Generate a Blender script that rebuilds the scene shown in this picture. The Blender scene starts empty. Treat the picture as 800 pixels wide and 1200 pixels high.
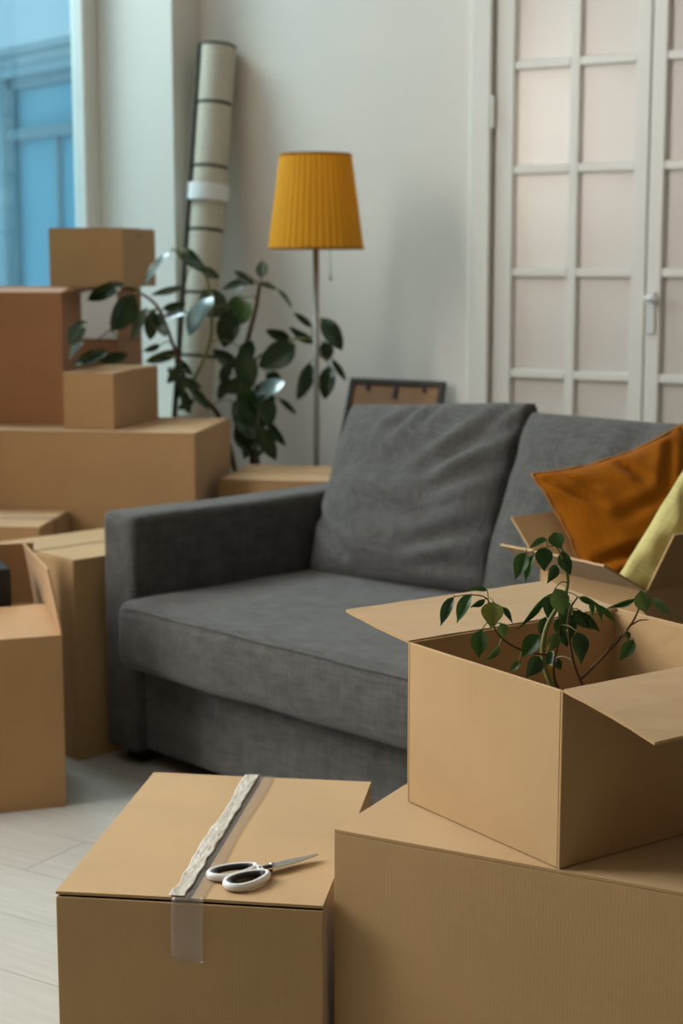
import bpy, bmesh, math, random
from mathutils import Vector, Matrix, noise

# ------------------------------------------------------------------ camera
SC = bpy.context.scene
COL = SC.collection
F_PX, HOR, CAM_H = 1900.0, 290.0, 1.25          # focal length in px of the 800x1200 frame
PITCH, YAW = math.atan(HOR / F_PX), math.radians(31.5)
R_ = Vector((math.cos(YAW), math.sin(YAW), 0))
F_ = Vector((-math.sin(YAW), math.cos(YAW), 0))
U_ = Vector((0, 0, 1))
FW = F_ * math.cos(PITCH) - U_ * math.sin(PITCH)
UP = F_ * math.sin(PITCH) + U_ * math.cos(PITCH)
CAMP = Vector((0, 0, CAM_H))

cd = bpy.data.cameras.new('camera')
cam = bpy.data.objects.new('camera', cd)
COL.objects.link(cam)
cam.location = CAMP
cam.rotation_euler = (math.pi / 2 - PITCH, 0, YAW)
cd.sensor_fit = 'VERTICAL'
cd.sensor_height = 36.0
cd.lens = F_PX / 1200.0 * 36.0
cd.clip_start, cd.clip_end = 0.05, 200
cd.dof.use_dof = True
cd.dof.focus_distance = 2.25
cd.dof.aperture_fstop = 5.0
SC.camera = cam

# ------------------------------------------------------------------ sky, daylight, exposure
W = bpy.data.worlds.new('world')
SC.world = W
W.use_nodes = True
bgn = W.node_tree.nodes['Background']
bgn.inputs[0].default_value = (0.46, 0.72, 0.86, 1)
bgn.inputs[1].default_value = 1.0
vs = SC.view_settings
vs.view_transform = 'Standard'
vs.look = 'None'
vs.gamma = 1.0
vs.use_curve_mapping = False
vs.exposure = 0.06
WALL_X, WALL_Y = -3.685, 5.01                     # window wall and back wall planes
RIGHT_X, FRONT_Y, CEIL = 6.0, -5.5, 3.9


def area_light(name, loc, rot, sx, sy, power, color):
    l = bpy.data.lights.new(name, 'AREA')
    l.shape = 'RECTANGLE'
    l.size, l.size_y = sx, sy
    l.energy = power
    l.color = color
    o = bpy.data.objects.new(name, l)
    COL.objects.link(o)
    o.location = loc
    o.rotation_euler = rot
    return o


# added area lamp as daylight in an invented left-wall opening outside the frame
for wy, pw in ((1.0, 178),):
    area_light('added_daylight', (WALL_X - 0.30, wy, 2.55), (0, -math.pi / 2 + 0.15, 0), 2.1, 1.9, pw, (1.0, 0.97, 0.94))

# added out-of-view area lamp, lighting the rear room steeply through the window in view
L1 = area_light('added_daylight', (WALL_X - 1.3, 4.1, 3.9), (0, 0, 0), 1.6, 1.6, 210, (1.0, 0.98, 0.95))
L1.rotation_euler = (Vector((-1.4, 3.0, 0.5)) - L1.location).to_track_quat('-Z', 'Y').to_euler()


# ------------------------------------------------------------------ helpers
def ray(px, py):
    return R_ * ((px - 400) / F_PX) - UP * ((py - 600) / F_PX) + FW


def at(px, py, h):                                # pixel on the horizontal plane z = h
    d = ray(px, py)
    return CAMP + d * ((h - CAM_H) / d.z)


def atz(px, py, Z):                               # pixel at a horizontal distance Z in front of the camera
    d = ray(px, py)
    return CAMP + d * (Z / d.dot(F_))


def aty(px, py, y):                               # pixel on the plane of the back wall
    d = ray(px, py)
    return CAMP + d * (y / d.y)


def dirv(deg):
    return Vector((math.cos(math.radians(deg)), math.sin(math.radians(deg)), 0))


def link(name, me, m=None, parent=None, smooth=False):
    o = bpy.data.objects.new(name, me)
    COL.objects.link(o)
    if m is not None and not me.materials:
        me.materials.append(m)
    if parent is not None:
        o.parent = parent
    if smooth:
        for p in me.polygons:
            p.use_smooth = True
    return o


def bm_obj(name, bm, m, parent=None, smooth=False, recalc=True):
    if recalc:
        bmesh.ops.recalc_face_normals(bm, faces=bm.faces)
    me = bpy.data.meshes.new(name)
    bm.to_mesh(me)
    bm.free()
    return link(name, me, m, parent, smooth)


def empty(name, loc=(0, 0, 0), rz=0.0):
    o = bpy.data.objects.new(name, None)
    COL.objects.link(o)
    o.location = loc
    o.rotation_euler = (0, 0, rz)
    o.empty_display_size = 0.1
    return o


def tag(o, label=None, cat=None, group=None, kind=None):
    if label:
        o['label'] = label
    if cat:
        o['category'] = cat
    if group:
        o['group'] = group
    if kind:
        o['kind'] = kind
    return o


def box(bm, x0, x1, y0, y1, z0, z1, M=None):
    vs_ = [Vector((x, y, z)) for z in (z0, z1) for y in (y0, y1) for x in (x0, x1)]
    if M:
        vs_ = [M @ v for v in vs_]
    v = [bm.verts.new(p) for p in vs_]
    for f in ((0, 2, 3, 1), (4, 5, 7, 6), (0, 1, 5, 4), (2, 6, 7, 3), (0, 4, 6, 2), (1, 3, 7, 5)):
        bm.faces.new([v[i] for i in f])


def boxes(name, lst, m, parent=None, bevel=0.0):
    bm = bmesh.new()
    for b in lst:
        box(bm, *b)
    o = bm_obj(name, bm, m, parent)
    if bevel:
        add_bevel(o, bevel)
    return o


def add_bevel(o, w, seg=2):
    md = o.modifiers.new('bevel', 'BEVEL')
    md.width = w
    md.segments = seg
    md.limit_method = 'ANGLE'


def sheet(bm, fn, nu, nv, th):
    """thick sheet over fn(u, v), u and v in 0..1; fn gives the middle surface"""
    P = [[Vector(fn(i / nu, j / nv)) for j in range(nv + 1)] for i in range(nu + 1)]
    top, bot = [], []
    for i in range(nu + 1):
        ta, ba = [], []
        for j in range(nv + 1):
            du = P[min(i + 1, nu)][j] - P[max(i - 1, 0)][j]
            dv = P[i][min(j + 1, nv)] - P[i][max(j - 1, 0)]
            n = du.cross(dv)
            n = n.normalized() if n.length > 1e-12 else Vector((0, 0, 1))
            ta.append(bm.verts.new(P[i][j] + n * th / 2))
            ba.append(bm.verts.new(P[i][j] - n * th / 2))
        top.append(ta)
        bot.append(ba)
    for i in range(nu):
        for j in range(nv):
            bm.faces.new((top[i][j], top[i + 1][j], top[i + 1][j + 1], top[i][j + 1]))
            bm.faces.new((bot[i][j], bot[i][j + 1], bot[i + 1][j + 1], bot[i + 1][j]))
    for i in range(nu):
        bm.faces.new((top[i][0], bot[i][0], bot[i + 1][0], top[i + 1][0]))
        bm.faces.new((top[i][nv], top[i + 1][nv], bot[i + 1][nv], bot[i][nv]))
    for j in range(nv):
        bm.faces.new((top[0][j], top[0][j + 1], bot[0][j + 1], bot[0][j]))
        bm.faces.new((top[nu][j], bot[nu][j], bot[nu][j + 1], top[nu][j + 1]))


def tube(bm, pts, rad, seg=8, closed=False, scale2=1.0):
    pts = [Vector(p) for p in pts]
    n = len(pts)
    rads = rad if isinstance(rad, (list, tuple)) else [rad] * n
    rings = []
    ref = None
    for i, p in enumerate(pts):
        if closed:
            t = pts[(i + 1) % n] - pts[i - 1]
        else:
            t = pts[min(i + 1, n - 1)] - pts[max(i - 1, 0)]
        t.normalize()
        if ref is None:
            ref = Vector((0, 0, 1)) if abs(t.z) < 0.9 else Vector((1, 0, 0))
        a = (ref - t * ref.dot(t)).normalized()
        ref = a
        b = t.cross(a)
        rings.append([bm.verts.new(p + (a * math.cos(k * 2 * math.pi / seg) * scale2 + b * math.sin(k * 2 * math.pi / seg)) * rads[i]) for k in range(seg)])
    for i in range(n if closed else n - 1):
        r0, r1 = rings[i], rings[(i + 1) % n]
        for k in range(seg):
            bm.faces.new((r0[k], r0[(k + 1) % seg], r1[(k + 1) % seg], r1[k]))
    if not closed:
        bm.faces.new(rings[0])
        bm.faces.new(rings[-1])


def lathe(bm, prof, seg=40, M=None, wob=None):
    rings = []
    for r, z in prof:
        ring = []
        for k in range(seg):
            a = 2 * math.pi * k / seg
            rr = r * (wob(k) if wob else 1.0)
            p = Vector((rr * math.cos(a), rr * math.sin(a), z))
            ring.append(bm.verts.new(M @ p if M else p))
        rings.append(ring)
    for a, b in zip(rings, rings[1:]):
        for k in range(seg):
            bm.faces.new((a[k], a[(k + 1) % seg], b[(k + 1) % seg], b[k]))
    return rings


def rbox(bm, w, d, h, r, n=14, off=(0, 0, 0), fn=None):
    """rounded box 0..w, 0..d, 0..h with a dense skin, optional vertex function"""
    def marks(L):
        k = 4
        e = [r * (1 - math.cos(math.pi / 2 * i / k)) for i in range(k + 1)]
        mid = [r + (L - 2 * r) * i / n for i in range(1, n)]
        return e + mid + [L - x for x in reversed(e)]
    X, Y, Z = marks(w), marks(d), marks(h)
    cache = {}

    def V(x, y, z):
        key = (round(x, 6), round(y, 6), round(z, 6))
        if key not in cache:
            c = Vector((min(max(x, r), w - r), min(max(y, r), d - r), min(max(z, r), h - r)))
            q = Vector((x, y, z)) - c
            p = c + q.normalized() * r if q.length > 1e-9 else Vector((x, y, z))
            if fn:
                p = fn(p)
            cache[key] = bm.verts.new(p + Vector(off))
        return cache[key]

    def grid(A, B, mk):
        for i in range(len(A) - 1):
            for j in range(len(B) - 1):
                q = [mk(A[i], B[j]), mk(A[i + 1], B[j]), mk(A[i + 1], B[j + 1]), mk(A[i], B[j + 1])]
                if len(set(q)) == 4:
                    try:
                        bm.faces.new(q)
                    except ValueError:
                        pass
    for z in (0, h):
        grid(X, Y, lambda a, b, z=z: V(a, b, z))
    for y in (0, d):
        grid(X, Z, lambda a, b, y=y: V(a, y, b))
    for x in (0, w):
        grid(Y, Z, lambda a, b, x=x: V(x, a, b))


# ------------------------------------------------------------------ materials
def mat(name, c1, c2=None, rough=0.8, scale=8.0, detail=4.0, stretch=(1, 1, 1), bump=0.0, bscale=None,
        metal=0.0, spec=0.3, coords='Object', sheen=0.0):
    m = bpy.data.materials.new(name)
    m.use_nodes = True
    nt = m.node_tree
    b = nt.nodes['Principled BSDF']
    b.inputs['Roughness'].default_value = rough
    b.inputs['Metallic'].default_value = metal
    b.inputs['Specular IOR Level'].default_value = spec
    if sheen:
        b.inputs['Sheen Weight'].default_value = sheen
    b.inputs['Base Color'].default_value = (*c1, 1)
    tc = nt.nodes.new('ShaderNodeTexCoord')
    mp = nt.nodes.new('ShaderNodeMapping')
    mp.inputs['Scale'].default_value = stretch
    nt.links.new(tc.outputs[coords], mp.inputs[0])
    if c2:
        nz = nt.nodes.new('ShaderNodeTexNoise')
        nz.inputs['Scale'].default_value = scale
        nz.inputs['Detail'].default_value = detail
        nt.links.new(mp.outputs[0], nz.inputs['Vector'])
        rp = nt.nodes.new('ShaderNodeValToRGB')
        rp.color_ramp.elements[0].position = 0.3
        rp.color_ramp.elements[1].position = 0.7
        rp.color_ramp.elements[0].color = (*c1, 1)
        rp.color_ramp.elements[1].color = (*c2, 1)
        nt.links.new(nz.outputs['Fac'], rp.inputs[0])
        nt.links.new(rp.outputs[0], b.inputs['Base Color'])
    if bump:
        n2 = nt.nodes.new('ShaderNodeTexNoise')
        n2.inputs['Scale'].default_value = bscale or scale
        n2.inputs['Detail'].default_value = 5
        nt.links.new(mp.outputs[0], n2.inputs['Vector'])
        bp = nt.nodes.new('ShaderNodeBump')
        bp.inputs['Strength'].default_value = bump
        bp.inputs['Distance'].default_value = 0.01
        nt.links.new(n2.outputs['Fac'], bp.inputs['Height'])
        nt.links.new(bp.outputs[0], b.inputs['Normal'])
    return m


def cardboard(name, c, var=0.92, flute=0.03):
    """kraft board: mottled pulp, faint upright flutes and specks"""
    m = mat(name, [x * var for x in c], [x * 1.05 for x in c], rough=0.70, scale=5.0, detail=6, spec=0.35, sheen=0.15)
    nt = m.node_tree
    b = nt.nodes['Principled BSDF']
    tc = nt.nodes['Texture Coordinate']
    sep = nt.nodes.new('ShaderNodeSeparateXYZ')
    nt.links.new(tc.outputs['Object'], sep.inputs[0])
    ad = nt.nodes.new('ShaderNodeMath')
    nt.links.new(sep.outputs[0], ad.inputs[0])
    nt.links.new(sep.outputs[1], ad.inputs[1])
    ml = nt.nodes.new('ShaderNodeMath')
    ml.operation = 'MULTIPLY'
    ml.inputs[1].default_value = 2 * math.pi / 0.0052
    nt.links.new(ad.outputs[0], ml.inputs[0])
    sn = nt.nodes.new('ShaderNodeMath')
    sn.operation = 'SINE'
    nt.links.new(ml.outputs[0], sn.inputs[0])
    nz = nt.nodes.new('ShaderNodeTexNoise')
    nz.inputs['Scale'].default_value = 45
    nz.inputs['Detail'].default_value = 6
    nt.links.new(tc.outputs['Object'], nz.inputs['Vector'])
    m2 = nt.nodes.new('ShaderNodeMath')
    m2.operation = 'MULTIPLY_ADD'
    m2.inputs[1].default_value = 6.0
    nt.links.new(nz.outputs['Fac'], m2.inputs[0])
    nt.links.new(sn.outputs[0], m2.inputs[2])
    bp = nt.nodes.new('ShaderNodeBump')
    bp.inputs['Strength'].default_value = flute
    bp.inputs['Distance'].default_value = 0.002
    nt.links.new(m2.outputs[0], bp.inputs['Height'])
    nt.links.new(bp.outputs[0], b.inputs['Normal'])
    return m


def fabric(name, c, sc=420, bump=0.25, contrast=0.75, rough=0.95, sheen=0.15):
    """woven cloth: crossed slub threads"""
    m = mat(name, c, None, rough=rough, spec=0.1, sheen=sheen)
    nt = m.node_tree
    b = nt.nodes['Principled BSDF']
    tc = nt.nodes['Texture Coordinate']
    outs = []
    for st in ((sc, sc * 0.06, sc * 0.06), (sc * 0.06, sc * 0.06, sc), (sc * 0.06, sc, sc * 0.06)):
        mp = nt.nodes.new('ShaderNodeMapping')
        mp.inputs['Scale'].default_value = st
        nt.links.new(tc.outputs['Object'], mp.inputs[0])
        nz = nt.nodes.new('ShaderNodeTexNoise')
        nz.inputs['Scale'].default_value = 1.0
        nz.inputs['Detail'].default_value = 3
        nt.links.new(mp.outputs[0], nz.inputs['Vector'])
        outs.append(nz.outputs['Fac'])
    a = nt.nodes.new('ShaderNodeMath')
    nt.links.new(outs[0], a.inputs[0])
    nt.links.new(outs[1], a.inputs[1])
    a2 = nt.nodes.new('ShaderNodeMath')
    nt.links.new(a.outputs[0], a2.inputs[0])
    nt.links.new(outs[2], a2.inputs[1])
    mr = nt.nodes.new('ShaderNodeMapRange')
    mr.inputs[1].default_value = 1.2
    mr.inputs[2].default_value = 1.8
    nt.links.new(a2.outputs[0], mr.inputs[0])
    mx = nt.nodes.new('ShaderNodeMix')
    mx.data_type = 'RGBA'
    mx.inputs[6].default_value = (*[x * contrast for x in c], 1)
    mx.inputs[7].default_value = (*[min(1, x * (2 - contrast)) for x in c], 1)
    nt.links.new(mr.outputs[0], mx.inputs[0])
    nt.links.new(mx.outputs[2], b.inputs['Base Color'])
    bp = nt.nodes.new('ShaderNodeBump')
    bp.inputs['Strength'].default_value = bump
    bp.inputs['Distance'].default_value = 0.002
    nt.links.new(a2.outputs[0], bp.inputs['Height'])
    nt.links.new(bp.outputs[0], b.inputs['Normal'])
    return m


def thin_glass(name, tint, refl=0.08):
    m = bpy.data.materials.new(name)
    m.use_nodes = True
    nt = m.node_tree
    nt.nodes.clear()
    o = nt.nodes.new('ShaderNodeOutputMaterial')
    t = nt.nodes.new('ShaderNodeBsdfTransparent')
    t.inputs[0].default_value = (*tint, 1)
    g = nt.nodes.new('ShaderNodeBsdfGlossy')
    g.inputs['Roughness'].default_value = 0.02
    x = nt.nodes.new('ShaderNodeMixShader')
    x.inputs[0].default_value = refl
    nt.links.new(t.outputs[0], x.inputs[1])
    nt.links.new(g.outputs[0], x.inputs[2])
    nt.links.new(x.outputs[0], o.inputs[0])
    return m


def translucent(name, c, amount=0.5, tc_=None, rough=0.5):
    m = mat(name, c, None, rough=rough, spec=0.3)
    nt = m.node_tree
    b = nt.nodes['Principled BSDF']
    out = nt.nodes['Material Output']
    t = nt.nodes.new('ShaderNodeBsdfTranslucent')
    t.inputs[0].default_value = (*(tc_ or c), 1)
    x = nt.nodes.new('ShaderNodeMixShader')
    x.inputs[0].default_value = amount
    nt.links.new(b.outputs[0], x.inputs[1])
    nt.links.new(t.outputs[0], x.inputs[2])
    nt.links.new(x.outputs[0], out.inputs[0])
    return m


KRAFT = cardboard('kraft_board', (0.425, 0.268, 0.116))
KRAFT_W = cardboard('warm_kraft_board', (0.42, 0.245, 0.105))
KRAFT_R = cardboard('reddish_kraft_board', (0.33, 0.150, 0.060))
M_WARM = mat('warm_bounce_paint', (0.38, 0.25, 0.14), (0.41, 0.27, 0.155), rough=0.8, scale=3)  # tone of the unseen walls, chosen for the warm bounce light it adds
M_WALL = mat('wall_paint', (0.76, 0.705, 0.635), (0.79, 0.735, 0.665), rough=0.7, scale=3, bump=0.03, bscale=60)
M_CEIL = mat('ceiling_paint', (0.80, 0.80, 0.78), (0.83, 0.83, 0.81), rough=0.9, scale=3)
M_TRIM = mat('white_gloss_paint', (0.74, 0.705, 0.635), (0.77, 0.735, 0.665), rough=0.35, scale=6, spec=0.45)
M_PLANK = mat('whitewashed_plank', (0.38, 0.365, 0.32), (0.45, 0.435, 0.385), rough=0.5, scale=3.0, detail=8, stretch=(2, 22, 2), bump=0.05, bscale=4, spec=0.35)
M_SUB = mat('floor_base', (0.25, 0.23, 0.20), rough=0.9)
M_SOFA = fabric('grey_linen', (0.078, 0.0752, 0.0695), sc=330, bump=0.3, contrast=0.72)
M_DARK = mat('black_plastic', (0.012, 0.012, 0.013), (0.02, 0.02, 0.02), rough=0.45, scale=20)
M_MUST = fabric('mustard_velvet', (0.25, 0.076, 0.001), sc=600, bump=0.12, contrast=0.9, sheen=0.05)
M_MUSTP = mat('mustard_piping', (0.26, 0.10, 0.014), (0.32, 0.13, 0.02), rough=0.9, scale=60)
M_YELLOW = fabric('pale_yellow_cotton', (0.47, 0.415, 0.165), sc=160, bump=0.5, contrast=0.86)
M_SHADE = translucent('pleated_lampshade', (0.80, 0.41, 0.022), 0.30, (0.88, 0.42, 0.022), rough=0.8)
M_STEEL = mat('brushed_steel', (0.55, 0.52, 0.48), (0.62, 0.59, 0.55), rough=0.32, scale=40, metal=1.0)
M_POLE = mat('grey_lamp_metal', (0.28, 0.26, 0.23), (0.33, 0.31, 0.28), rough=0.55, scale=30, metal=0.5)
M_LEAF = mat('rubber_leaf', (0.010, 0.032, 0.012), (0.022, 0.055, 0.018), rough=0.22, scale=9, spec=0.6)
M_LEAFG = mat('rubber_leaf_underside', (0.055, 0.085, 0.05), (0.08, 0.115, 0.07), rough=0.35, scale=9, spec=0.5)
M_LEAFS = mat('rubber_leaf_glossy', (0.03, 0.06, 0.045), (0.05, 0.085, 0.065), rough=0.30, scale=9, spec=1.0)
M_LEAFS.node_tree.nodes['Principled BSDF'].inputs['Coat Weight'].default_value = 1.0
M_LEAFS.node_tree.nodes['Principled BSDF'].inputs['Coat Roughness'].default_value = 0.30
M_LEAFL = mat('rubber_leaf_young', (0.035, 0.07, 0.015), (0.055, 0.095, 0.02), rough=0.3, scale=9, spec=0.5)
M_FIC = translucent('ficus_leaf', (0.03, 0.075, 0.022), 0.2, (0.06, 0.14, 0.02), rough=0.35)
M_FICD = translucent('ficus_leaf_dark', (0.018, 0.045, 0.016), 0.15, (0.04, 0.10, 0.02), rough=0.35)
M_FICL = translucent('ficus_leaf_pale', (0.085, 0.13, 0.06), 0.2, (0.10, 0.17, 0.03), rough=0.4)
M_FICY = translucent('ficus_leaf_yellowing', (0.13, 0.15, 0.03), 0.2, (0.2, 0.2, 0.03), rough=0.4)
M_FICYY = translucent('ficus_leaf_yellow', (0.55, 0.33, 0.02), 0.2, (0.5, 0.3, 0.02), rough=0.5)
M_STEM = mat('green_stem', (0.14, 0.15, 0.05), (0.20, 0.19, 0.07), rough=0.7, scale=30)
M_BARK = mat('brown_stem', (0.075, 0.04, 0.02), (0.12, 0.06, 0.03), rough=0.85, scale=40, bump=0.3, bscale=60)
M_SOIL = mat('potting_soil', (0.02, 0.014, 0.01), (0.05, 0.035, 0.025), rough=1, scale=40, bump=0.8, bscale=60)
M_POT = mat('terracotta_pot', (0.34, 0.13, 0.06), (0.40, 0.17, 0.08), rough=0.8, scale=12)
M_RUG = None
M_TAPE = mat('clear_parcel_tape', (0.40, 0.34, 0.26), (0.62, 0.58, 0.51), rough=0.35, scale=22, stretch=(3, 1, 1), spec=0.6, bump=0.4, bscale=50)
M_FILM = thin_glass('clear_tape_film', (0.96, 0.94, 0.91), 0.06)
_nt = M_FILM.node_tree
_d = _nt.nodes.new('ShaderNodeBsdfDiffuse')
_d.inputs[0].default_value = (0.62, 0.58, 0.53, 1)
_x = _nt.nodes.new('ShaderNodeMixShader')
_x.inputs[0].default_value = 0.09
_o = _nt.nodes['Material Output']
_nt.links.new(_o.inputs[0].links[0].from_socket, _x.inputs[1])
_nt.links.new(_d.outputs[0], _x.inputs[2])
_nt.links.new(_x.outputs[0], _o.inputs[0])
_nt.nodes['Glossy BSDF'].inputs['Roughness'].default_value = 0.18
M_WHITE = mat('white_paper', (0.72, 0.71, 0.69), (0.76, 0.75, 0.73), rough=0.8, scale=10)
M_FRAMEW = mat('dark_frame_wood', (0.025, 0.018, 0.013), (0.04, 0.028, 0.02), rough=0.5, scale=8, stretch=(1, 1, 12))
M_BACK = mat('picture_backing_board', (0.25, 0.125, 0.06), (0.29, 0.15, 0.075), rough=0.8, scale=14)
M_FROST = translucent('frosted_pane', (0.66, 0.64, 0.61), 0.45, (0.80, 0.78, 0.74), rough=0.25)
M_GLASS = thin_glass('window_glass', (0.80, 0.93, 0.97))  # tint puts the blue cast of outdoor light into the pane
M_WHITEP = mat('white_plastic', (0.66, 0.65, 0.62), (0.69, 0.68, 0.65), rough=0.3, scale=10, spec=0.5)
M_FAC = mat('facade_plaster', (0.44, 0.56, 0.60), (0.50, 0.62, 0.66), rough=0.9, scale=2, detail=8)  # blue cast of outdoor light put into this and the next facade colours
M_CORN = mat('cornice_stone', (0.50, 0.58, 0.60), (0.56, 0.64, 0.66), rough=0.9, scale=4)
M_FWIN = mat('facade_window_frame', (0.30, 0.40, 0.44), (0.35, 0.45, 0.49), rough=0.6, scale=5)
M_FGLASS = mat('facade_glass', (0.22, 0.52, 0.64), (0.27, 0.58, 0.70), rough=0.12, scale=1.5, spec=0.5)

# ------------------------------------------------------------------ room shell
# floor: a base slab with separate planks
floor = boxes('floor', [(WALL_X - 0.5, RIGHT_X + 0.1, FRONT_Y - 0.1, WALL_Y + 1.8, -0.08, -0.009)], M_SUB)
tag(floor, 'pale whitewashed wood plank floor', 'floor', kind='structure')
PW, PL = 0.193, 1.38
plank_cache = {}


def plank_mesh(w, l):
    key = (round(w, 3), round(l, 3))
    if key not in plank_cache:
        bm = bmesh.new()
        box(bm, -l / 2, l / 2, -w / 2, w / 2, -0.009, 0)
        me = bpy.data.meshes.new('plank')
        bmesh.ops.recalc_face_normals(bm, faces=bm.faces)
        bm.to_mesh(me)
        bm.free()
        plank_cache[key] = me
    return plank_cache[key]


row = 0
yy = FRONT_Y
while yy < WALL_Y - 0.02:
    x = WALL_X - (row * 0.47) % PL
    w = min(PW, WALL_Y - yy)
    while x < RIGHT_X:
        a, b = max(x, WALL_X), min(x + PL, RIGHT_X)
        if b - a > 0.03:
            o = link('plank', plank_mesh(w - 0.0016, b - a - 0.0016), M_PLANK, floor)
            o.location = ((a + b) / 2, yy + w / 2, 0)
        x += PL
    yy += PW
    row += 1

ceiling = tag(boxes('ceiling', [(WALL_X - 0.5, RIGHT_X + 0.1, FRONT_Y - 0.1, WALL_Y + 0.2, CEIL, CEIL + 0.1)], M_CEIL),
              'white painted ceiling', 'ceiling', kind='structure')
tag(boxes('wall_right', [(RIGHT_X, RIGHT_X + 0.1, FRONT_Y - 0.1, WALL_Y + 0.1, 0, CEIL)], M_WARM), 'plain painted wall opposite the windows', 'wall', kind='structure')
tag(boxes('wall_front', [(WALL_X - 0.45, RIGHT_X, FRONT_Y - 0.1, FRONT_Y, 0, CEIL)], M_WARM), 'plain painted wall facing the french doors', 'wall', kind='structure')

# door geometry on the back wall, x positions read on the wall plane
DY = WALL_Y
dx0 = aty(577, 300, DY).x          # joint between casing and leaf
dxm = aty(757, 300, DY).x          # where the two leaves meet
LEAF = dxm - dx0
dx1 = dxm + LEAF
DH = 2.42
z_m = [aty(668, y_, DY).z for y_ in (72, 198, 321, 440)]
MUNT = sum(z_m[i] - z_m[i + 1] for i in range(3)) / 3
Z_TOPM = z_m[0]
tag(boxes('wall_back', [(WALL_X - 0.45, dx0 - 0.02, DY, DY + 0.14, 0, CEIL), (dx1 + 0.02, RIGHT_X, DY, DY + 0.14, 0, CEIL),
                        (dx0 - 0.02, dx1 + 0.02, DY, DY + 0.14, DH + 0.02, CEIL)], M_WALL),
    'off white painted wall with the glazed double doors', 'wall', kind='structure')

# window wall: niches for one window in view and one added unseen for the lamp
NY1, NY0 = 4.84, 3.30
openings = [(NY0, NY1), (0.0, 2.0)]
ZS, ZH = 0.62, 3.62
lst = []
y_prev = FRONT_Y
for (a, b) in sorted(openings):
    lst.append((WALL_X - 0.45, WALL_X, y_prev, a, 0, CEIL))
    lst.append((WALL_X - 0.45, WALL_X, a, b, 0, ZS))
    lst.append((WALL_X - 0.45, WALL_X, a, b, ZH, CEIL))
    y_prev = b
lst.append((WALL_X - 0.45, WALL_X, y_prev, DY, 0, CEIL))
tag(boxes('wall_left', lst, M_WALL), 'white painted wall with deep window niches', 'wall', kind='structure')
tag(boxes('baseboard_back', [(WALL_X + 0.002, dx0 - 0.11, DY - 0.016, DY - 0.001, 0.001, 0.09)], M_TRIM, bevel=0.004), 'white baseboard along the back wall', 'baseboard', kind='structure')


def window(name, a, b, label):
    xo = WALL_X - 0.345
    root = empty(name, (xo, (a + b) / 2, ZS))
    tag(root, label, 'window', kind='structure')
    w, h = b - a, ZH - ZS
    fr = 0.085
    boxes('window_frame', [(-0.06, 0, -w / 2, -w / 2 + fr, 0, h), (-0.06, 0, w / 2 - fr, w / 2, 0, h),
                           (-0.06, 0, -w / 2 + fr, w / 2 - fr, 0, fr), (-0.06, 0, -w / 2 + fr, w / 2 - fr, h - fr, h)], M_TRIM, root, bevel=0.006)
    boxes('window_mullion', [(-0.055, -0.005, -0.035, 0.035, fr, h - fr)], M_TRIM, root, bevel=0.004)
    for s in (0, 1):
        y0 = -w / 2 + fr if s == 0 else 0.035
        y1 = -0.035 if s == 0 else w / 2 - fr
        boxes('pane', [(-0.033, -0.029, y0, y1, fr, h - fr)], M_GLASS, root)
    boxes('window_sill', [(0.0, 0.34, -w / 2 + 0.001, w / 2 - 0.001, 0.0005, 0.025)], M_TRIM, root, bevel=0.004)


window('window_1', NY0, NY1, 'tall white framed window looking onto a blue-tinted facade')

# french doors
door = empty('door_1', (dx0, DY, 0))
tag(door, 'white french double doors with frosted glass panes', 'door', kind='structure')
boxes('door_casing', [(-0.085, -0.006, -0.018, 0.10, 0, DH + 0.08), (2 * LEAF + 0.006, 2 * LEAF + 0.085, -0.018, 0.10, 0, DH + 0.08),
                      (-0.006, 2 * LEAF + 0.006, -0.018, 0.10, DH + 0.006, DH + 0.08),
                      (-0.006, 0.022, 0.046, 0.10, 0, DH), (2 * LEAF - 0.022, 2 * LEAF + 0.006, 0.046, 0.10, 0, DH), (LEAF - 0.02, LEAF + 0.02, 0.046, 0.06, 0, DH)], M_TRIM, door, bevel=0.006)
xs_p = [aty(p, 300, DY + 0.012).x - dx0 for p in (601, 665, 676, 741)]
rows_z = [Z_TOPM + 2 * MUNT + 0.0, Z_TOPM + MUNT, Z_TOPM, Z_TOPM - MUNT, Z_TOPM - 2 * MUNT, Z_TOPM - 3 * MUNT, Z_TOPM - 4 * MUNT]
rows_z = [z for z in rows_z if z < DH - 0.12]
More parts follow.
